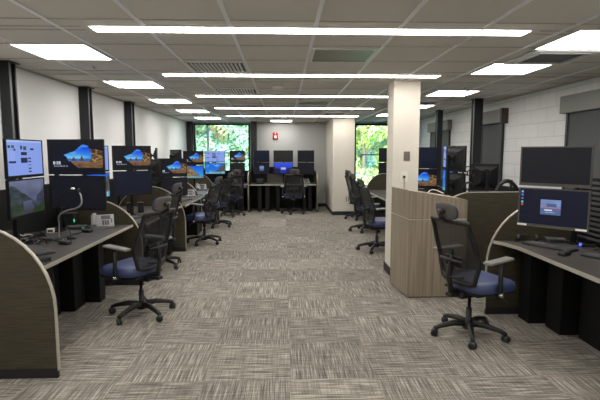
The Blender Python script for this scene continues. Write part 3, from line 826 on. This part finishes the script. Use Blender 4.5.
# ------------------------------------------------------------------ right row
divider(2.0, 4.29, 'arched divider with metal edge at the far end of the nearest right desk', side=-1, a=.58, b=.62)
divider(1.72, 5.32, 'dark wide divider behind the wooden counter', side=-1, a=.56, b=.63, flat=.7)
desk([(2.13, 2.2), (2.13, 3.95), (2.09, 4.14), (2.04, 4.25), (3.05, 4.25), (3.05, 2.2)], [(2.13, 2.2), (2.13, 3.95), (2.09, 4.14), (2.04, 4.25)],
     'dark desk nearest the camera on the right', [(2.29, 2.9, 4.02, 4.2), (2.42, 2.9, 3.74, 3.96), (2.55, 2.9, 3.42, 3.68), (2.6, 2.9, 2.6, 3.3)], back=(3.02, 3.05, 2.2, 4.2, 0, 1.2))
column(2.185, 3.57, .985, -138, off, login, 'at the nearest right desk', 'large blank monitor with grey bezel', 'monitor with small login window and icons', w=.53, h=.325, gap=.018, bz='monitor_grey', tags=1, sp=(2.72, 4.08))
column(2.53, 3.12, .97, 195, offgrey, login, 'at the right picture edge', 'dark blank monitor', 'dark monitor with a lit window', w=.5)
# slat wall
t = thing('slat_rail_panel', 'black slatted rail panel right of the login-window monitor', 'rail panel', (2.84, 3.7, .75), math.radians(-90))
MB().box(-.5, .5, 0, .015, 0, .62).build('panel', 'black_steel', t)
for k in range(12): MB().box(-.49, .49, -.014, -.001, .05+k*.047, .05+k*.047+.022).build('slat', 'key_grey', t)
keyboard(2.40, 3.93, .75, -62, 'grey-black keyboard under the login-window monitor on the right desk')
keyboard(2.62, 3.42, .75, -62, 'black keyboard cut by the right picture edge')
mouse(2.33, 3.60, .75, -60, 'black and white mouse at the front of the right desk')
small_box('docking_box', 'small flat dark box behind the keyboard on the right desk', 'docking box', 2.60, 4.17, .75, -20, (.17, .11, .04), 'key_grey')
t = thing('headset', 'black headset lying at the far end of the right desk', 'headset', (2.33, 4.18, .75), -.2)
MB().tube(bez([(-.08, 0, .03), (-.09, .1, .06), (.09, .1, .06), (.08, 0, .03)], 16), .008, 8).build('headband', 'black_plastic', t)
for s in (-1, 1):
    MB().lathe([(.01, -.018), (.034, -.014), (.036, .008), (.02, .018)], (s*.08, 0, .037), 16, mtx=Matrix.Rotation(PI/2, 4, 'Y')).build('earcup', 'black_plastic', t)
t = thing('usb_light', 'small device glowing blue on the right desk', 'usb device', (2.72, 3.93, .75), -.3)
MB().box(-.02, .09, -.012, .012, 0, .028, bev=.003).build('case', 'black_plastic', t)
MB().lathe([(.004, 0), (.011, .006), (.011, .016), (.004, .022)], (-.03, 0, .011), 12).build('light', 'led_blue', t)
cable('black cords lying near the blue light on the right desk', [(2.72, 3.8, .756), (2.78, 3.7, .78), (2.7, 3.7, .80), (2.75, 3.6, .77), (2.8, 3.5, .756)], .006)

# wooden counter: top slopes down to the right
t = thing('wooden_counter', 'tall grey-brown wood grain counter with sloping top beside the pillar', 'counter', (1.36, 4.81, 0))
def ctr(z0f, z1f, inset=0):
    # footprint corners: FL, FR, BR, BL
    FP = [(0+inset, 0+inset), (.64, 0+inset), (.60, .47), (-.06+inset, .57)]
    vs = [(x, y, z0f(x, y)) for x, y in FP]+[(x, y, z1f(x, y)) for x, y in FP]
    return MB().add(vs, [[3, 2, 1, 0], [4, 5, 6, 7], [0, 1, 5, 4], [1, 2, 6, 5], [2, 3, 7, 6], [3, 0, 4, 7]])
ctr(lambda x, y: .012, lambda x, y: .874).build('lower_cabinet', 'counter_wood', t)
ctr(lambda x, y: .886, lambda x, y: 1.195-.165*max(x, 0)).build('upper_cabinet', 'counter_wood', t)
ctr(lambda x, y: .874, lambda x, y: .886, .008).build('reveal', 'counter_reveal', t)
ctr(lambda x, y: 0, lambda x, y: .012, .01).build('plinth', 'black_base', t)
cable('white cord lying over the sloping counter top', [(1.62, 5.0, 1.155), (1.68, 5.05, 1.22), (1.74, 5.0, 1.17), (1.78, 4.95, 1.15)], .005, 'label_white')

# station R2 behind counter
desk([(1.95, 5.36), (1.9, 7.1), (3.05, 7.1), (3.05, 5.36)], [(1.95, 5.36), (1.9, 7.1)], 'dark desk hidden behind the wooden counter',
     [(2.2, 2.9, 5.5, 6.2), (2.2, 2.9, 6.3, 7.0)], back=(3.02, 3.05, 5.36, 7.1, 0, 1.15))
column(2.08, 6.88, 1.035, -100, offnavy, cave, 'right of the pillar', 'dark navy blank monitor', 'monitor with cave picture', w=.555, h=.32)
column(2.36, 6.42, 1.03, 176, ui, beach, 'seen edge-on behind the wooden counter', 'pale blue lit monitor edge', 'blue lit monitor edge', w=.5)
column(2.29, 5.93, 1.0, 10, off, off, 'seen from behind above the wooden counter', 'black monitor back with round mount', 'black monitor back', w=.46, h=.34)
monitor(2.62, 5.8, 1.12, 80, off, 'lower black monitor back in front of the nearer right post', w=.34, h=.34)
pole(2.62, 5.8, .75, 1.4, [1.29], 80, 'black stand of the lower monitor back near the right post')
t = thing('cable_spiral', 'coiled cables on the monitor arms above the wooden counter', 'cable coil', (2.33, 5.66, 1.2))
for k in range(5):
    a = rnd.uniform(0, 6); r = rnd.uniform(.03, .06); c = Vector((rnd.uniform(-.03, .08), 0, rnd.uniform(-.05, .2)))
    MB().tube([c+Vector((r*math.cos(a+i*.42), .02*math.sin(i*.7)+.01*k, r*math.sin(a+i*.42))) for i in range(15)], .007, 7).build('coil', 'black_plastic', t)
t = thing('monitor_stand', 'black curved arm arching over the wide divider', 'monitor stand', (2.8, 5.45, .75))
MB().box(-.05, .05, -.05, .05, 0, .02).build('base_plate', 'black_steel', t)
MB().tube([(0, 0, .015), (0, 0, .36)], .018, 8).build('pole', 'black_steel', t)
MB().tube(bez([(-.18, 0, .36), (-.16, 0, .5), (-.04, 0, .55), (.0, 0, .52), (.1, 0, .38)], 14), .024, 8).tube([(0, 0, .33), (0, 0, .52)], .018, 8).build('arm', 'black_plastic', t)
small_box('telephone_box', 'small black box with short cord on the sloping counter by the pillar', 'box', 1.58, 5.12, 1.165, 10, (.06, .05, .03))

# stations beyond pillar
divider(1.78, 7.2, 'arched divider beyond the pillar, mostly hidden', side=-1)
desk([(1.86, 7.25), (1.86, 10.3), (3.0, 10.3), (3.0, 7.25)], [(1.86, 7.25), (1.86, 10.3)], 'long desk beyond the pillar catching blue daylight',
     [(2.2, 2.9, 7.4, 8.2), (2.2, 2.9, 8.4, 9.2), (2.2, 2.9, 9.4, 10.2)], back=(2.97, 3.0, 7.3, 10.3, 0, 1.1))
divider(1.86, 10.4, 'arched dark divider in front of the right window', side=-1, a=.45, b=.62)
column(2.55, 10.9, 1.03, -90, off, off, 'in front of the right window', 'dark monitor', 'dark monitor', w=.5, h=.34, zd=.75)
desk([(1.9, 10.46), (1.9, 12.1), (3.0, 12.1), (3.0, 10.46)], [(1.9, 10.46), (1.9, 12.1)], 'farthest right desk by the right window',
     [(2.2, 2.9, 10.6, 11.2), (2.2, 2.9, 11.3, 11.9)])

# ------------------------------------------------------------------ chairs (facing local +x)
def make_chair(label):
    t = thing('task_chair', label, 'chair', (0, 0, 0), 0, 'blue task chairs')
    # seat
    m = MB(); n = 14; rings = []
    prof = [(.86, .422), (.97, .435), (1.0, .47), (.97, .508), (.88, .522), (.45, .524)]
    vs = []
    for s, z in prof:
        for k in range(24):
            a = 2*PI*k/24; ca, sa = math.cos(a), math.sin(a)
            e = .55
            x = .245*math.copysign(abs(ca)**e, ca)*s; y = .25*math.copysign(abs(sa)**e, sa)*s
            dz = -.02*max(0, ca)**2 if s > .6 else 0
            vs.append((x+.02, y, z+dz - (.008 if s < .6 else 0)))
    fs = [[i*24+k, i*24+(k+1) % 24, (i+1)*24+(k+1) % 24, (i+1)*24+k] for i in range(len(prof)-1) for k in range(24)]
    m.add(vs, fs, 0, True); m.f.append([5*24+k for k in range(24)]); m.m.append(0); m.s.append(True)
    m.f.append([k for k in range(24)][::-1]); m.m.append(0); m.s.append(False)
    m.build('seat', 'seat_blue', t)
    MB().box(-.2, .23, -.2, .2, .405, .424, bev=.006).build('seat_pan', 'chair_black', t)
    # mechanism
    MB().box(-.2, .1, -.07, .07, .36, .415, bev=.012).box(-.29, -.18, -.035, .035, .38, .41, bev=.006).build('tilt_mechanism', 'chair_black', t)
    for s in (-1, 1):
        MB().tube([(.03, s*.06, .385), (.04, s*.2, .38), (.06, s*.27, .36)], [.007, .007, .011], 8).build('lever', 'chair_black', t)
    # back frame outline (y,z) with depth x(z)
    def bx(z, y):
        s = (z-.5)/.55
        return -.235 - .02*math.sin(s*PI*1.0) - .13*max(0, s-.35)**1.3*1.6 + .03*(1-abs(s-.35)) - .02 + .35*y*y
    out = [(-.15, .50), (.15, .50), (.205, .58), (.235, .70), (.232, .84), (.215, .95), (.212, 1.02), (.20, 1.038), (.0, 1.03), (-.20, 1.038), (-.212, 1.02), (-.215, .95), (-.232, .84), (-.235, .70), (-.205, .58)]
    # smooth closed path
    L_ = []
    for i in range(len(out)):
        p0, p1, p2, p3 = [Vector(out[(i+q) % len(out)]) for q in (-1, 0, 1, 2)]
        for s in (0, .33, .66):
            L_.append(.5*((2*p1)+(-p0+p2)*s+(2*p0-5*p1+4*p2-p3)*s*s+(-p0+3*p1-3*p2+p3)*s**3))
    path = [(bx(p.y, p.x), p.x, p.y) for p in L_]
    MB().tube(path, .0195, 8, closed=True).build('back_frame', 'chair_black', t)
    # mesh
    g = MB(); NY, NZ = 10, 14; zs = [.505+(1.03-.505)*j/NZ for j in range(NZ+1)]
    def hw(z):
        P = [(.50, .15), (.58, .205), (.7, .235), (.84, .232), (.95, .215), (1.035, .205)]
        for i in range(len(P)-1):
            if z <= P[i+1][0]: return P[i][1]+(P[i+1][1]-P[i][1])*(z-P[i][0])/(P[i+1][0]-P[i][0])
        return .2
    vs = [(bx(z, hw(z)*(2*i/NY-1)), hw(z)*(2*i/NY-1), z) for z in zs for i in range(NY+1)]
    g.add(vs, [[j*(NY+1)+i, j*(NY+1)+i+1, (j+1)*(NY+1)+i+1, (j+1)*(NY+1)+i] for j in range(NZ) for i in range(NY)], 0, True)
    g.build('backrest_mesh', 'chair_mesh', t)
    # spine and lumbar
    MB().tube([(-.22, 0, .395), (-.30, 0, .43), (-.325, 0, .55), (-.31, 0, .70), (-.30, 0, .74)], [.022, .024, .022, .018, .015], 8).tube([(-.31, -.13, .70), (-.325, 0, .70), (-.31, .13, .70)], .012, 8).tube([(-.285, -.12, .57), (-.33, 0, .55), (-.285, .12, .57)], .010, 8).build('back_support', 'chair_black', t)
    MB().box(-.285, -.265, -.1, .1, .64, .73, bev=.006).build('lumbar_pad', 'chair_black', t)
    # headrest
    MB().tube([(bx(1.04, 0), 0, 1.035), (-.445, 0, 1.07), (-.445, 0, 1.12), (-.42, 0, 1.13)], .014, 8).tube([(-.435, -.035, 1.12), (-.435, .035, 1.12)], .018, 8).build('headrest_stem', 'chair_black', t)
    h = MB(); pr = []
    vs = []; R = 20
    for s, d in ((.0, .0), (.75, .0), (.96, .006), (1, .016), (.96, .028), (.7, .034), (0, .034)):
        for k in range(R):
            a = 2*PI*k/R; ca, sa = math.cos(a), math.sin(a)
            y = .13*s*math.copysign(abs(ca)**.6, ca); z = .066*s*math.copysign(abs(sa)**.65, sa)
            vs.append((-.39-d+2.6*y*y*.9-.25*z, y, 1.118+z*1.12+.25*d))
    fs = [[i*R+k, i*R+(k+1) % R, (i+1)*R+(k+1) % R, (i+1)*R+k] for i in range(6) for k in range(R)]
    h.add(vs, fs, 0, True)
    for i in range(len(h.m)):
        h.m[i] = (0, 0, 1, 1, 0, 0)[i//R]
    h.build('headrest', ['headrest_grey', 'rim_blue'], t)
    # arms
    for s in (-1, 1):
        MB().tube([(-.02, s*.20, .418), (-.03, s*.27, .425), (-.04, s*.285, .47), (-.045, s*.285, .73)], [.014, .016, .02, .018], 8).build('armrest', 'chair_black', t)
        MB().lathe([(.02, 0), (.024, .01), (.024, .02), (.018, .03)], (-.035, s*.29, .425), 10).build('adjuster', 'chrome', t)
        MB().box(-.19, .10, -.042, .042, .722, .745, bev=.01, mtx=Matrix.Translation((0, s*.285, 0)) @ Matrix.Rotation(-s*.12, 4, 'Z') @ Matrix.Rotation(-.05, 4, 'Y')).build('armrest_pad', 'arm_pad', t)
    # gas lift and base
    MB().lathe([(.014, .36), (.014, .25), (.026, .25), (.026, .10), (.03, .095)], seg=14).build('gas_lift', 'chair_black', t)
    b = MB(); b.lathe([(.03, .06), (.05, .065), (.05, .125), (.032, .14)], seg=16)
    for k in range(5):
        a = 2*PI*k/5+.3; c, s = math.cos(a), math.sin(a)
        b.tube([(c*.03, s*.03, .11), (c*.14, s*.14, .115), (c*.26, s*.26, .09), (c*.31, s*.31, .07)], [.03, .027, .021, .018], 8)
    b.build('star_base', 'chair_black', t)
    for k in range(5):
        a = 2*PI*k/5+.3; c, s = math.cos(a), math.sin(a); x, y = c*.305, s*.305
        w = MB(); w.tube([(x, y, .066), (x, y, .03)], .008, 6)
        Rm = Matrix.Rotation(a+.9, 4, 'Z') @ Matrix.Rotation(PI/2, 4, 'X')
        for off_ in (-.015, .015):
            w.lathe([(.012, -.011), (.029, -.009), (.031, 0), (.029, .009), (.012, .011)], Vector((x, y, .031))+(Matrix.Rotation(a+.9, 3, 'Z') @ Vector((0, off_, 0))), 14, mtx=Rm)
        w.tube([(x, y, .05), (x+c*.01, y+s*.01, .062)], .018, 8)
        w.build('caster', 'black_plastic', t)
    for o in kids(t):
        if o.name.split('.')[0] not in ('caster', 'star_base', 'gas_lift', 'tilt_mechanism'): o.data.transform(Matrix.Translation((.09, 0, 0)))
        elif o.name.startswith('tilt'): o.data.transform(Matrix.Translation((.05, 0, 0)))
    K = kids(t); by = lambda n: [o for o in K if o.name.split('.')[0] == n]
    for o in by('caster'): o.parent = by('star_base')[0]
    for n in ('adjuster', 'armrest_pad'):
        for o, p in zip(by(n), by('armrest')): o.parent = p
    by('headrest')[0].parent = by('headrest_stem')[0]; by('lumbar_pad')[0].parent = by('back_support')[0]
    by('seat_pan')[0].parent = by('seat')[0]
    return t
C0 = make_chair('blue-seated task chair with mesh back at the nearest left desk')
C0.location = (-1.42, 4.40, 0); C0.rotation_euler = (0, 0, math.radians(157))
for x, y, a, l in ((1.62, 3.78, 21, 'blue-seated task chair with mesh back at the nearest right desk'),
                   (-1.76, 6.3, 168, 'task chair at the second left desk, hidden behind the nearest left chair'),
                   (-1.42, 7.97, 163, 'task chair at the third left desk'),
                   (-1.44, 9.8, 165, 'task chair at the fourth left desk'),
                   (-1.33, 11.5, 120, 'task chair farthest along the left row, below the left window'),
                   (.25, 11.85, 93, 'task chair tucked at the far wall desk'),
                   (1.52, 7.25, 10, 'task chair just left of the pillar, nearest of the three there'),
                   (1.66, 9.1, 15, 'task chair left of the pillar, middle of the three there'),
                   (1.8, 10.8, 20, 'task chair farthest of the three left of the pillar')):
    dup(C0, (x, y, 0), math.radians(a), l, 'blue task chairs')

# ------------------------------------------------------------------ outdoors
tag(MB().box(-60, 60, YB+.3, 120, -1.3, -1.2).build('lawn', 'grass'), 'green grass ground outside the far windows', 'lawn', kind='stuff')
def tree(x, y, h, r, leaf, label, seed, n=2600, zc=None):
    rd = random.Random(seed)
    t = thing('tree', label, 'tree', (x, y, -1.2), 0, 'trees outside the far windows')
    tr = MB(); tr.tube([(0, 0, 0), (.1, 0, h*.3), (-.05, .1, h*.6), (0, 0, h*.85)], [.16, .13, .09, .04], 8)
    for k in range(5):
        a = k*1.3; tr.tube([(0, 0, h*(.3+.08*k)), (r*.35*math.cos(a), r*.35*math.sin(a), h*(.42+.08*k)), (r*.6*math.cos(a), r*.6*math.sin(a), h*(.52+.07*k))], [.06, .04, .02], 6)
    tr.build('trunk', 'bark', t)
    f = MB(); blobs = []
    for k in range(26):
        a = rd.uniform(0, 2*PI); zz = rd.uniform(.08, .95)*h; rr = r*math.sqrt(max(.05, 1-((zz/h-.45)/.6)**2))*rd.uniform(.2, .8)
        blobs.append((Vector((rr*math.cos(a), rr*math.sin(a), zz)), rd.uniform(.25, .42)*r))
    vs = []; fs = []; ms = []
    for i in range(n):
        c, br = blobs[i % len(blobs)]
        d = Vector((rd.gauss(0, 1), rd.gauss(0, 1), rd.gauss(0, 1))).normalized()
        p = c+d*br*rd.uniform(.75, 1.05)
        nn = (d+Vector((rd.uniform(-.6, .6), rd.uniform(-.6, .6), rd.uniform(-.2, .8)))).normalized()
        u = nn.orthogonal().normalized()*rd.uniform(.09, .18)*(1.8 if h > 12 else 1)*(r/3)**.3; w = nn.cross(u)*1.0
        o = len(vs); vs += [p-u, p-w*.6, p+u, p+w*.6]; fs.append([o, o+1, o+2, o+3])
    f.add(vs, fs)
    for i in range(len(f.m)): f.m[i] = 1 if rd.random() < .25 else 0
    f.build('foliage', leaf, t)
tree(5.6, 32, 8.5, 3.0, ['leaf_yellow', 'leaf_green'], 'yellow-green tree outside the right window', 1, 19000)
tree(10.5, 36, 11, 4.4, ['leaf_green', 'leaf_yellow'], 'green tree beyond the right window behind the yellow one', 2, 19000)
tree(-7.6, 34, 6.6, 3.2, ['leaf_green', 'leaf_orange'], 'green tree with orange tint outside the left window, left side', 3, 17000)
tree(-2.6, 33, 6.0, 3.0, ['leaf_green', 'leaf_deep'], 'fresh green tree outside the left window, right side', 4, 17000)
tree(-5.2, 39, 9.0, 3.4, ['leaf_orange', 'leaf_yellow'], 'orange-yellow tree outside the left window, behind the green ones', 5, 17000)
for k, (x, y, ps) in enumerate(((-16, 48, 'left of the orange-yellow tree'), (-8.5, 47, 'behind the orange-yellow tree'), (-1, 48, 'right of the orange-yellow tree'), (6.5, 47, 'left of the yellow-green tree'), (14, 48, 'behind the right window trees'), (21, 48, 'rightmost of its row'))):
    tree(x, y, 15, 5.2, ['leaf_deep', 'leaf_green'], 'tall deep green background tree, '+ps, 20+k, 17000)

# ------------------------------------------------------------------ light, world, camera
w = bpy.data.worlds.new('sky'); sc.world = w; w.use_nodes = True; nt = w.node_tree
bg = nt.nodes['Background']; sk = nt.nodes.new('ShaderNodeTexSky'); sk.sky_type = 'NISHITA'; sk.sun_disc = False
sk.sun_elevation = math.radians(40); sk.sun_rotation = math.radians(200)
nt.links.new(sk.outputs[0], bg.inputs[0]); bg.inputs[1].default_value = 1.8
s = bpy.data.lights.new('sun', 'SUN'); s.energy = 2.6; s.angle = .01; s.color = (1, .95, .86)
so = bpy.data.objects.new('sun', s); COL.objects.link(so); so.rotation_euler = (math.radians(48), 0, math.radians(25))
cam = bpy.data.cameras.new('camera'); co = bpy.data.objects.new('camera', cam); COL.objects.link(co)
fpx = 450.
cam.sensor_fit = 'HORIZONTAL'; cam.sensor_width = 36; cam.lens = 36*fpx/600; cam.clip_end = 300
Y = Vector(((284-300)/fpx, -(153-200)/fpx, -1)).normalized()
Z = Vector((0, -Y.z, Y.y)).normalized(); X = Y.cross(Z)
R = Matrix((X, Y, Z))      # rows: world axes in camera coordinates -> camera to world
co.matrix_world = Matrix.Translation((0, 0, 1.6)) @ R.to_4x4()
sc.camera = co
sc.view_settings.view_transform = 'Standard'; sc.view_settings.look = 'None'
sc.view_settings.gamma = 1; sc.view_settings.use_curve_mapping = False; sc.view_settings.exposure = -.08
